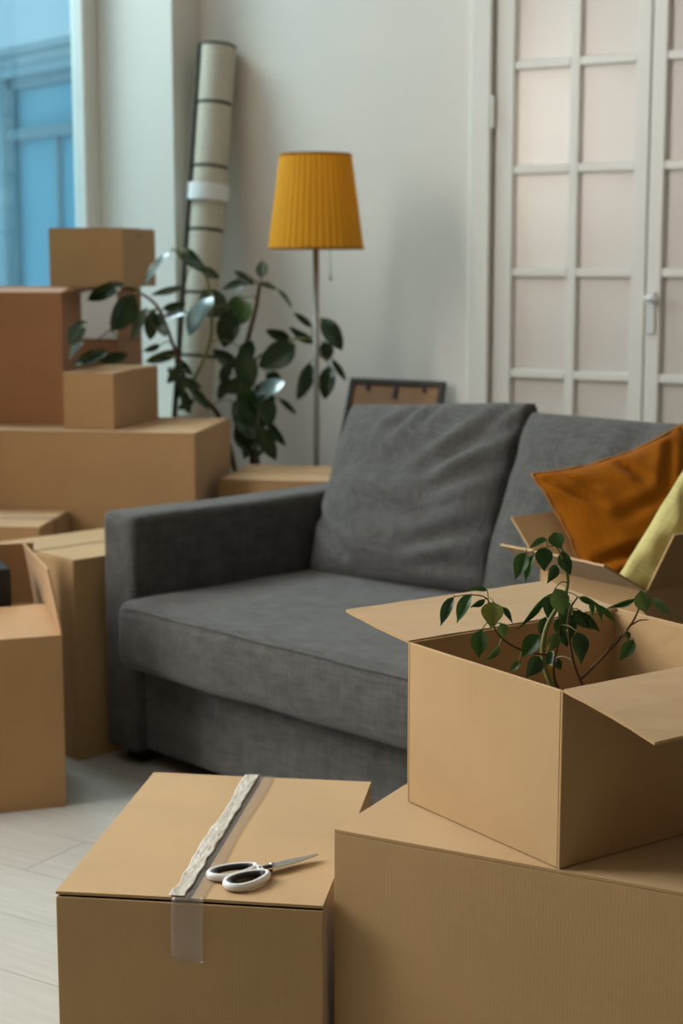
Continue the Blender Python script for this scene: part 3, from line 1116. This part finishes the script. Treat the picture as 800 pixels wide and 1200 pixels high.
def plant(root, meshes, leaves, stems, rng, zspread, pet_r, maxpet, stem_mats):
    """leaves: (bx, by, tx, ty, width, mesh key, Z); stems: list of (pixel path with Z, r0, r1, material)"""
    inv = root.matrix_basis.inverted()
    samples = []
    for path, r0, r1, m in stems:
        pts = smooth_path([atz(*q) if not isinstance(q, Vector) else q for q in path], 6)
        samples += pts
        bm = bmesh.new()
        n = len(pts)
        tube(bm, [inv @ p for p in pts], [r0 + (r1 - r0) * i / (n - 1) for i in range(n)], 8)
        bm_obj('stem', bm, m, root, True)
    for (bx, by, tx, ty, w, key, Z) in leaves:
        dz = rng.uniform(-zspread, zspread)
        B = atz(bx, by, Z + dz)
        L = math.hypot(tx - bx, ty - by) * Z / F_PX
        T = atz(tx, ty, Z + dz + rng.uniform(-0.45, 0.25) * L)
        put_leaf(meshes[key], root, B, T, w, rng.uniform(-0.5, 0.5), Z, key == 's')
        q = min(samples, key=lambda s: (s - B).length)
        dist = (q - B).length
        if 0.004 < dist < maxpet:
            mid = (q + B) / 2 + Vector((0, 0, 0.12 * dist))
            pet = bmesh.new()
            tube(pet, [inv @ p for p in smooth_path([q, mid, B], 4)], pet_r, 5)
            bm_obj('petiole', pet, stem_mats, root, True)


def pot(root, r0, r1, h, m, soil_z):
    bm = bmesh.new()
    prof = [(0.0005, 0), (r0, 0), (r0 + (r1 - r0) * 0.8, h * 0.8), (r1 * 1.05, h * 0.8), (r1 * 1.07, h), (r1 * 0.96, h), (r1 * 0.90, h * 0.8), (r0 * 0.85, 0.02), (0.0005, 0.02)]
    lathe(bm, prof, 32)
    bm_obj('pot', bm, m, root, True)
    bm = bmesh.new()
    lathe(bm, [(0.0005, soil_z + 0.006), (r1 * 0.5, soil_z + 0.004), (r1 * 0.90, soil_z), (r1 * 0.9, soil_z - 0.03), (0.0005, soil_z - 0.03)], 24)
    bm_obj('soil', bm, M_SOIL, root, True)


rng = random.Random(5)
# small ficus in box C
cC = Vector((PC.x, PC.y, 0)) + dirv(CA) * 0.215 + dirv(CA + 90) * 0.17
fic = empty('potted_ficus', (cC.x, cC.y, 0.4615 + TH + 0.0005))
tag(fic, 'small green leafy ficus standing in the open cardboard box', 'plant')
pot(fic, 0.055, 0.075, 0.12, M_POT, 0.105)
Zf = (cC).dot(F_)


def zp(x, y, s=2.6667, ox=500, oy=610):
    return ox + x / s, oy + y / s


fic_raw = [  # base x, y, tip x, y, width (crop pixels), kind, depth offset
    (84, 238, 38, 332, 30, 'd', -.06), (140, 230, 88, 322, 34, 'g', -.06), (188, 218, 128, 212, 15, 'g', -.05), (182, 246, 134, 274, 17, 'd', -.04),
    (208, 254, 200, 338, 60, 'y', -.07), (236, 270, 270, 322, 16, 'd', -.02), (172, 340, 158, 434, 46, 'g', -.06), (230, 320, 244, 372, 30, 'p', -.02),
    (226, 394, 180, 442, 20, 'p', -.05), (368, 238, 284, 345, 18, 'g', -.02), (400, 212, 430, 300, 52, 'p', -.05), (395, 225, 378, 318, 42, 'd', .0),
    (352, 356, 292, 430, 46, 'g', -.06), (406, 348, 382, 416, 34, 'p', -.05), (470, 348, 486, 450, 44, 'd', -.02), (474, 240, 545, 268, 16, 'g', .0),
    (530, 262, 598, 324, 15, 'g', .0), (455, 280, 516, 345, 34, 'd', .02), (485, 286, 542, 352, 24, 'd', .03), (505, 250, 522, 305, 14, 'g', .03),
    (520, 252, 553, 325, 14, 'g', .02), (290, 440, 258, 472, 22, 'p', -.03), (352, 425, 312, 492, 44, 'd', .0), (392, 410, 372, 480, 36, 'd', .02),
    (384, 450, 370, 500, 26, 'Y', .0), (398, 36, 418, 92, 42, 'g', -.02), (424, 95, 448, 175, 36, 'd', .0), (374, 58, 318, 84, 18, 'g', -.03),
    (308, 100, 274, 186, 40, 'g', -.04), (334, 108, 304, 196, 24, 'g', -.02), (362, 82, 368, 160, 46, 'd', -.01), (404, 138, 378, 198, 28, 'd', .01),
    (652, 244, 562, 276, 16, 'g', .02), (668, 218, 684, 296, 46, 'p', -.02), (706, 240, 768, 304, 24, 'p', .0), (646, 372, 600, 442, 34, 'g', -.02),
    (624, 346, 632, 376, 14, 'd', -.01), (442, 285, 446, 395, 32, 'd', .03), (425, 300, 408, 370, 36, 'd', .03), (440, 250, 418, 330, 40, 'g', .02),
    (372, 300, 352, 362, 30, 'd', .03), (430, 345, 436, 400, 26, 'd', .04), (400, 430, 420, 470, 24, 'd', .03)]
fl = []
for (a, b, c, d, w, k, z) in fic_raw:
    x0, y0 = zp(a, b)
    x1, y1 = zp(c, d)
    fl.append((x0, y0, x1, y1, 1.28 * w / 2.6667, k, Zf + z))
fm = {k: leaf_mesh('ficus_leaf_' + n_, m_, 0.80, 0.30, 0.10, 8, 2, 0.8) for k, n_, m_ in (('g', 'green', M_FIC), ('d', 'dark', M_FICD), ('p', 'pale', M_FICL), ('y', 'olive', M_FICY), ('Y', 'yellow', M_FICYY))}


def fp(lst, z=0.0):
    return [(*zp(x, y), Zf + z) for x, y in lst]


soil_top = Vector((cC.x, cC.y, 0.4615 + 0.105))
fst = [([soil_top + R_ * -0.02] + fp([(372, 470), (372, 340), (434, 225), (434, 140), (408, 50)]), 0.0048, 0.0018, M_STEM),
       ([soil_top + R_ * 0.03] + fp([(478, 498), (448, 390), (444, 290), (470, 240)], 0.01), 0.0030, 0.0012, M_BARK),
       (fp([(476, 500), (560, 415), (630, 335), (660, 280), (668, 225)], 0.01), 0.0024, 0.0010, M_BARK),
       (fp([(636, 328), (665, 312), (692, 310)], 0.01), 0.0013, 0.0007, M_BARK),
       (fp([(668, 240), (690, 236), (710, 242)], 0.0), 0.0010, 0.0007, M_STEM),
       ([soil_top] + fp([(402, 505), (412, 370), (420, 300)], 0.0), 0.0024, 0.0010, M_BARK),
       (fp([(372, 420), (285, 400), (215, 345), (192, 250), (140, 232), (86, 238)], -0.04), 0.0016, 0.0007, M_BARK),
       (fp([(192, 260), (190, 225), (182, 215)], -0.05), 0.0010, 0.0006, M_STEM),
       (fp([(424, 120), (400, 80), (350, 90), (310, 102)], -0.01), 0.0012, 0.0006, M_STEM),
       (fp([(560, 415), (600, 362), (640, 368)], 0.0), 0.0010, 0.0006, M_BARK)]
plant(fic, fm, fl, fst, rng, 0.012, 0.0009, 0.05, M_STEM)

# rubber plant behind the boxes
RP = Vector((-3.09, 4.52, 0))
rub = empty('rubber_plant', (RP.x, RP.y, 0.0005))
tag(rub, 'large dark green rubber plant by the rolled rug', 'plant')
pot(rub, 0.10, 0.13, 0.26, M_POT, 0.235)
Zr = RP.dot(F_)
ZL, ZM, ZRt = 5.03, 5.30, 5.40
rub_raw = [
    (199, 296, 167, 331, 9, 's', ZL), (207, 289, 241, 319, 17, 'd', 5.15), (146, 332, 100, 352, 18, 'd', ZL), (157, 345, 132, 389, 30, 'd', ZL),
    (101, 376, 79, 404, 19, 'd', 4.80), (98, 402, 78, 420, 12, 's', 4.80), (128, 411, 84, 428, 16, 'd', 4.84), (150, 415, 114, 424, 14, 'd', ZL + .03),
    (172, 360, 153, 400, 12, 'g', ZL), (180, 362, 175, 400, 17, 'd', ZL + .03), (180, 366, 194, 394, 15, 'g', ZL + .05), (216, 336, 176, 346, 9, 'g', ZL + .1),
    (222, 367, 182, 374, 9, 's', ZL + .1), (190, 362, 218, 356, 11, 'd', ZL + .1), (250, 348, 217, 392, 21, 's', 5.12), (238, 340, 262, 372, 34, 'g', 5.2),
    (272, 362, 262, 408, 28, 'd', 5.2), (292, 348, 270, 380, 32, 'l', 5.22), (296, 328, 258, 340, 12, 'g', 5.3), (274, 317, 298, 334, 9, 'd', 5.3),
    (234, 314, 258, 326, 12, 'g', 5.2), (170, 424, 214, 411, 13, 'd', ZL + .1), (188, 404, 168, 412, 8, 'd', ZL + .1), (306, 326, 308, 304, 14, 'g', 5.32),
    (302, 332, 324, 338, 7, 'g', 5.34), (324, 338, 343, 360, 5, 'g', 5.36), (340, 396, 311, 388, 13, 'd', 5.32), (346, 404, 304, 430, 32, 'd', 5.26),
    (366, 384, 344, 366, 8, 'd', 5.42), (370, 402, 337, 384, 11, 'd', 5.42), (377, 372, 401, 410, 22, 'd', 5.42), (380, 400, 384, 424, 18, 'd', 5.44),
    (363, 424, 350, 470, 18, 'd', 5.42), (386, 428, 380, 468, 20, 'd', 5.42), (388, 420, 406, 447, 8, 'd', 5.42), (280, 430, 248, 410, 17, 'd', 5.25),
    (284, 408, 293, 458, 28, 'd', 5.22), (334, 448, 284, 474, 22, 's', 5.2), (272, 470, 302, 514, 30, 'd', 5.2), (303, 498, 323, 540, 20, 'd', 5.2),
    (312, 490, 334, 524, 12, 'd', 5.24), (290, 444, 262, 460, 20, 'd', 5.24), (326, 466, 348, 486, 7, 'd', 5.3), (288, 488, 277, 524, 18, 'd', 5.24),
    (300, 452, 322, 478, 20, 'd', 5.26), (290, 478, 312, 500, 22, 'd', 5.28), (296, 505, 286, 538, 16, 'd', 5.3), (300, 425, 280, 452, 22, 'd', 5.3), (282, 452, 300, 488, 26, 'd', 5.22), (306, 462, 318, 500, 24, 'd', 5.22), (276, 500, 292, 532, 18, 'd', 5.26), (310, 505, 300, 536, 18, 'd', 5.28), (270, 425, 258, 448, 14, 'd', 5.26),
    (296, 400, 282, 425, 20, 'd', 5.3), (268, 440, 256, 470, 14, 'g', 5.28), (312, 436, 330, 452, 16, 'd', 5.3),
    (212, 428, 196, 450, 12, 'd', 5.12), (216, 436, 206, 470, 13, 'd', 5.12), (212, 442, 236, 456, 12, 'd', 5.14), (222, 455, 246, 480, 12, 'd', 5.14),
    (214, 455, 222, 486, 12, 'd', 5.12), (228, 468, 208, 480, 10, 'd', 5.13), (204, 420, 226, 440, 11, 'd', 5.14), (196, 432, 214, 448, 10, 'd', 5.14)]
rm = {k: leaf_mesh('rubber_leaf_' + n_, m_, 0.9, 0.18, 0.10) for k, n_, m_ in (('d', 'dark', M_LEAF), ('g', 'grey', M_LEAFG), ('l', 'young', M_LEAFL), ('s', 'shiny', M_LEAFS))}
soilR = Vector((RP.x, RP.y, 0.24))
rst = [([soilR, atz(296, 540, 5.34), atz(286, 430, 5.32), atz(291, 395, 5.32), atz(300, 360, 5.32), atz(304, 334, 5.33)], 0.012, 0.006, M_BARK),
       ([soilR + R_ * -0.03, atz(262, 500, 5.28), atz(222, 455, 5.18), atz(205, 410, 5.12), atz(186, 362, 5.06), atz(166, 344, 5.04)], 0.009, 0.004, M_BARK),
       ([atz(222, 455, 5.18), atz(246, 400, 5.18), atz(246, 345, 5.18), atz(236, 316, 5.17), atz(203, 293, 5.1)], 0.006, 0.0025, M_STEM),
       ([atz(286, 430, 5.32), atz(330, 402, 5.34), atz(365, 398, 5.40), atz(378, 420, 5.42)], 0.006, 0.003, M_STEM),
       ([soilR + R_ * 0.02, atz(302, 540, 5.33), atz(300, 480, 5.28)], 0.008, 0.004, M_BARK),
       ([atz(186, 362, 5.06), atz(150, 372, 5.04), atz(112, 400, 5.04)], 0.004, 0.002, M_STEM)]
plant(rub, rm, rub_raw, rst, rng, 0.015, 0.0022, 0.13, M_STEM)

# ------------------------------------------------------------------ floor lamp
LP = Vector((-2.855, 4.50, 0))
lx = LP.dot(F_)
lamp = empty('floor_lamp', (LP.x, LP.y, 0.0005))
tag(lamp, 'floor lamp with a pleated mustard yellow shade', 'lamp')
zt_, zb_ = atz(384, 181, lx).z, atz(378, 292, lx).z
rb, rt = 55 * lx / F_PX, 41 * lx / F_PX
bm = bmesh.new()
lathe(bm, [(0.0005, 0), (0.115, 0), (0.115, 0.012), (0.10, 0.022), (0.02, 0.028), (0.012, 0.05), (0.0005, 0.05)], 40)
bm_obj('lamp_base', bm, M_POLE, lamp, True)
bm = bmesh.new()
lathe(bm, [(0.0005, 0.045), (0.010, 0.045), (0.010, zb_ + 0.06), (0.0005, zb_ + 0.06)], 16)
bm_obj('pole', bm, M_POLE, lamp, True)
NP = 168
bm = bmesh.new()
wob = lambda k: 1.0 + 0.010 * (1 if (k % 4) in (0, 1) else -1)
lathe(bm, [(rb, zb_), (rt, zt_), (rt - 0.002, zt_), (rb - 0.002, zb_), (rb, zb_)], NP, None, wob)
shade = bm_obj('lamp_shade', bm, M_SHADE, lamp)
bm = bmesh.new()
for rr, z in ((rb + 0.0005, zb_ + 0.002), (rt + 0.0005, zt_ - 0.002)):
    tube(bm, [(rr * math.cos(2 * math.pi * k / 48), rr * math.sin(2 * math.pi * k / 48), z) for k in range(48)], 0.0035, 6, closed=True)
for a in (0, 2.094, 4.188):
    tube(bm, [(0, 0, zb_ + 0.055), (rb * 0.97 * math.cos(a), rb * 0.97 * math.sin(a), zb_ + 0.03)], 0.002, 6)
bm_obj('shade_ring', bm, M_MUSTP, shade, True)
bm = bmesh.new()
lathe(bm, [(0.0005, zb_ + 0.06), (0.016, zb_ + 0.06), (0.016, zb_ + 0.10), (0.030, zb_ + 0.14), (0.030, zb_ + 0.16), (0.015, zb_ + 0.19), (0.0005, zb_ + 0.195)], 20)
bm_obj('bulb', bm, M_WHITEP, lamp, True)
bm = bmesh.new()
off = (atz(389, 300, lx) - atz(372, 300, lx))
tube(bm, [(off.x * 0.5, off.y * 0.5, zb_ + 0.06), (off.x, off.y, zb_ + 0.02), (off.x, off.y, zb_ - 0.085)], 0.0012, 6)
tube(bm, [(off.x, off.y, zb_ - 0.082), (off.x, off.y, zb_ - 0.102)], [0.0025, 0.0045], 8)
bm_obj('pull_cord', bm, M_POLE, lamp, True)

# ------------------------------------------------------------------ rolled rug
def rug_mat():
    m = mat('cream_rug_weave', (0.50, 0.45, 0.36), (0.57, 0.52, 0.42), rough=0.95, scale=60, bump=0.3, bscale=150)
    nt = m.node_tree
    b = nt.nodes['Principled BSDF']
    src = b.inputs['Base Color'].links[0].from_socket
    tc = nt.nodes['Texture Coordinate']
    sep = nt.nodes.new('ShaderNodeSeparateXYZ')
    nt.links.new(tc.outputs['Object'], sep.inputs[0])
    ad = nt.nodes.new('ShaderNodeMath')
    ad.inputs[1].default_value = 10 * 0.228 - 2.06 + 0.012     # stripes every 0.228 m counted from the top end
    nt.links.new(sep.outputs[2], ad.inputs[0])
    md = nt.nodes.new('ShaderNodeMath')
    md.operation = 'MODULO'
    md.inputs[1].default_value = 0.228
    nt.links.new(ad.outputs[0], md.inputs[0])
    lt = nt.nodes.new('ShaderNodeMath')
    lt.operation = 'LESS_THAN'
    lt.inputs[1].default_value = 0.013
    nt.links.new(md.outputs[0], lt.inputs[0])
    mx = nt.nodes.new('ShaderNodeMix')
    mx.data_type = 'RGBA'
    mx.inputs[7].default_value = (0.07, 0.062, 0.05, 1)
    nt.links.new(lt.outputs[0], mx.inputs[0])
    nt.links.new(src, mx.inputs[6])
    nt.links.new(mx.outputs[2], b.inputs['Base Color'])
    return m


RR = 0.070
r_top = aty(255, 58, WALL_Y - RR - 0.012)
r_bot = atz(211, 690, 5.84)
r_bot.z = 0.0
LT = (r_top - r_bot).length
axis = (r_top - r_bot).normalized()
rug = empty('rolled_rug', r_bot)
yv = (-F_ - axis * (-F_).dot(axis)).normalized()
xv = yv.cross(axis)
Mr = Matrix((xv, yv, axis)).transposed().to_4x4()
rug.matrix_world = Matrix.Translation(r_bot + Vector((0, 0, 0.012))) @ Mr
tag(rug, 'rolled cream rug with dark stripes leaning in the corner', 'rug')
LT = min(LT, 2.2)
# spiral roll; the loose edge lies at the left of the visible side
bm = bmesh.new()
turns, per = 3.4, 30
n = int(turns * per)
a_end = math.radians(22)


def spir(u, v):
    a = a_end - (1 - u) * turns * 2 * math.pi
    r = 0.030 + (RR - 0.030) * u
    return (r * math.cos(a), r * math.sin(a), LT * v)


sheet(bm, spir, n, 1, 0.008)
M_RUG = rug_mat()
bm_obj('rug_sheet', bm, M_RUG, rug, False)
M_BIND = mat('rug_binding', (0.055, 0.048, 0.038), (0.075, 0.066, 0.052), rough=0.95, scale=80)
bm = bmesh.new()
ex_, ey_ = (RR + 0.003) * math.cos(a_end), (RR + 0.003) * math.sin(a_end)
tube(bm, [(ex_, ey_, 0.004), (ex_, ey_, LT * 0.5), (ex_, ey_, LT - 0.004)], 0.0075, 8)
bm_obj('edge_binding', bm, M_BIND, rug, True)
bm = bmesh.new()
pts = []
for k in range(n + 1):
    p = spir(k / n, 1)
    pts.append((p[0], p[1], LT - 0.002))
tube(bm, pts[-45:], 0.0065, 6)
bm_obj('edge_binding', bm, M_BIND, rug, True)
bm = bmesh.new()
zt0 = LT - 0.56
lathe(bm, [(RR + 0.0065, zt0), (RR + 0.0072, zt0 + 0.06)], 40)
bm_obj('tape', bm, M_WHITE, rug, True)

# ------------------------------------------------------------------ picture leaning face to the wall
tl, tr = aty(411, 445, WALL_Y - 0.05), aty(521, 449, WALL_Y - 0.05)
PWd = tr.x - tl.x
lean = math.radians(19)
PHt = tl.z / math.cos(lean)
pic = empty('picture_frame', (tl.x, WALL_Y - 0.034 - PHt * math.sin(lean) - 0.02, 0.009))
pic.rotation_euler = (-lean, 0, 0)
tag(pic, 'dark framed picture turned with its brown back outward, behind the sofa', 'picture')
fw = 0.018
boxes('frame', [(0, fw, 0, 0.024, 0, PHt), (PWd - fw, PWd, 0, 0.024, 0, PHt), (fw, PWd - fw, 0, 0.024, 0, fw), (fw, PWd - fw, 0, 0.024, PHt - fw, PHt)], M_FRAMEW, pic, bevel=0.002)
boxes('backing_board', [(fw, PWd - fw, 0.008, 0.016, fw, PHt - fw)], M_BACK, pic)
for cxp in (0.2, 0.5, 0.8):
    boxes('clip', [(PWd * cxp - 0.006, PWd * cxp + 0.006, 0.001, 0.0079, PHt - fw - 0.022, PHt - fw + 0.004)], M_DARK, pic, bevel=0.001)
boxes('hanger', [(PWd * 0.5 - 0.008, PWd * 0.5 + 0.008, 0.002, 0.0079, PHt - fw - 0.05, PHt - fw - 0.022)], M_DARK, pic, bevel=0.002)
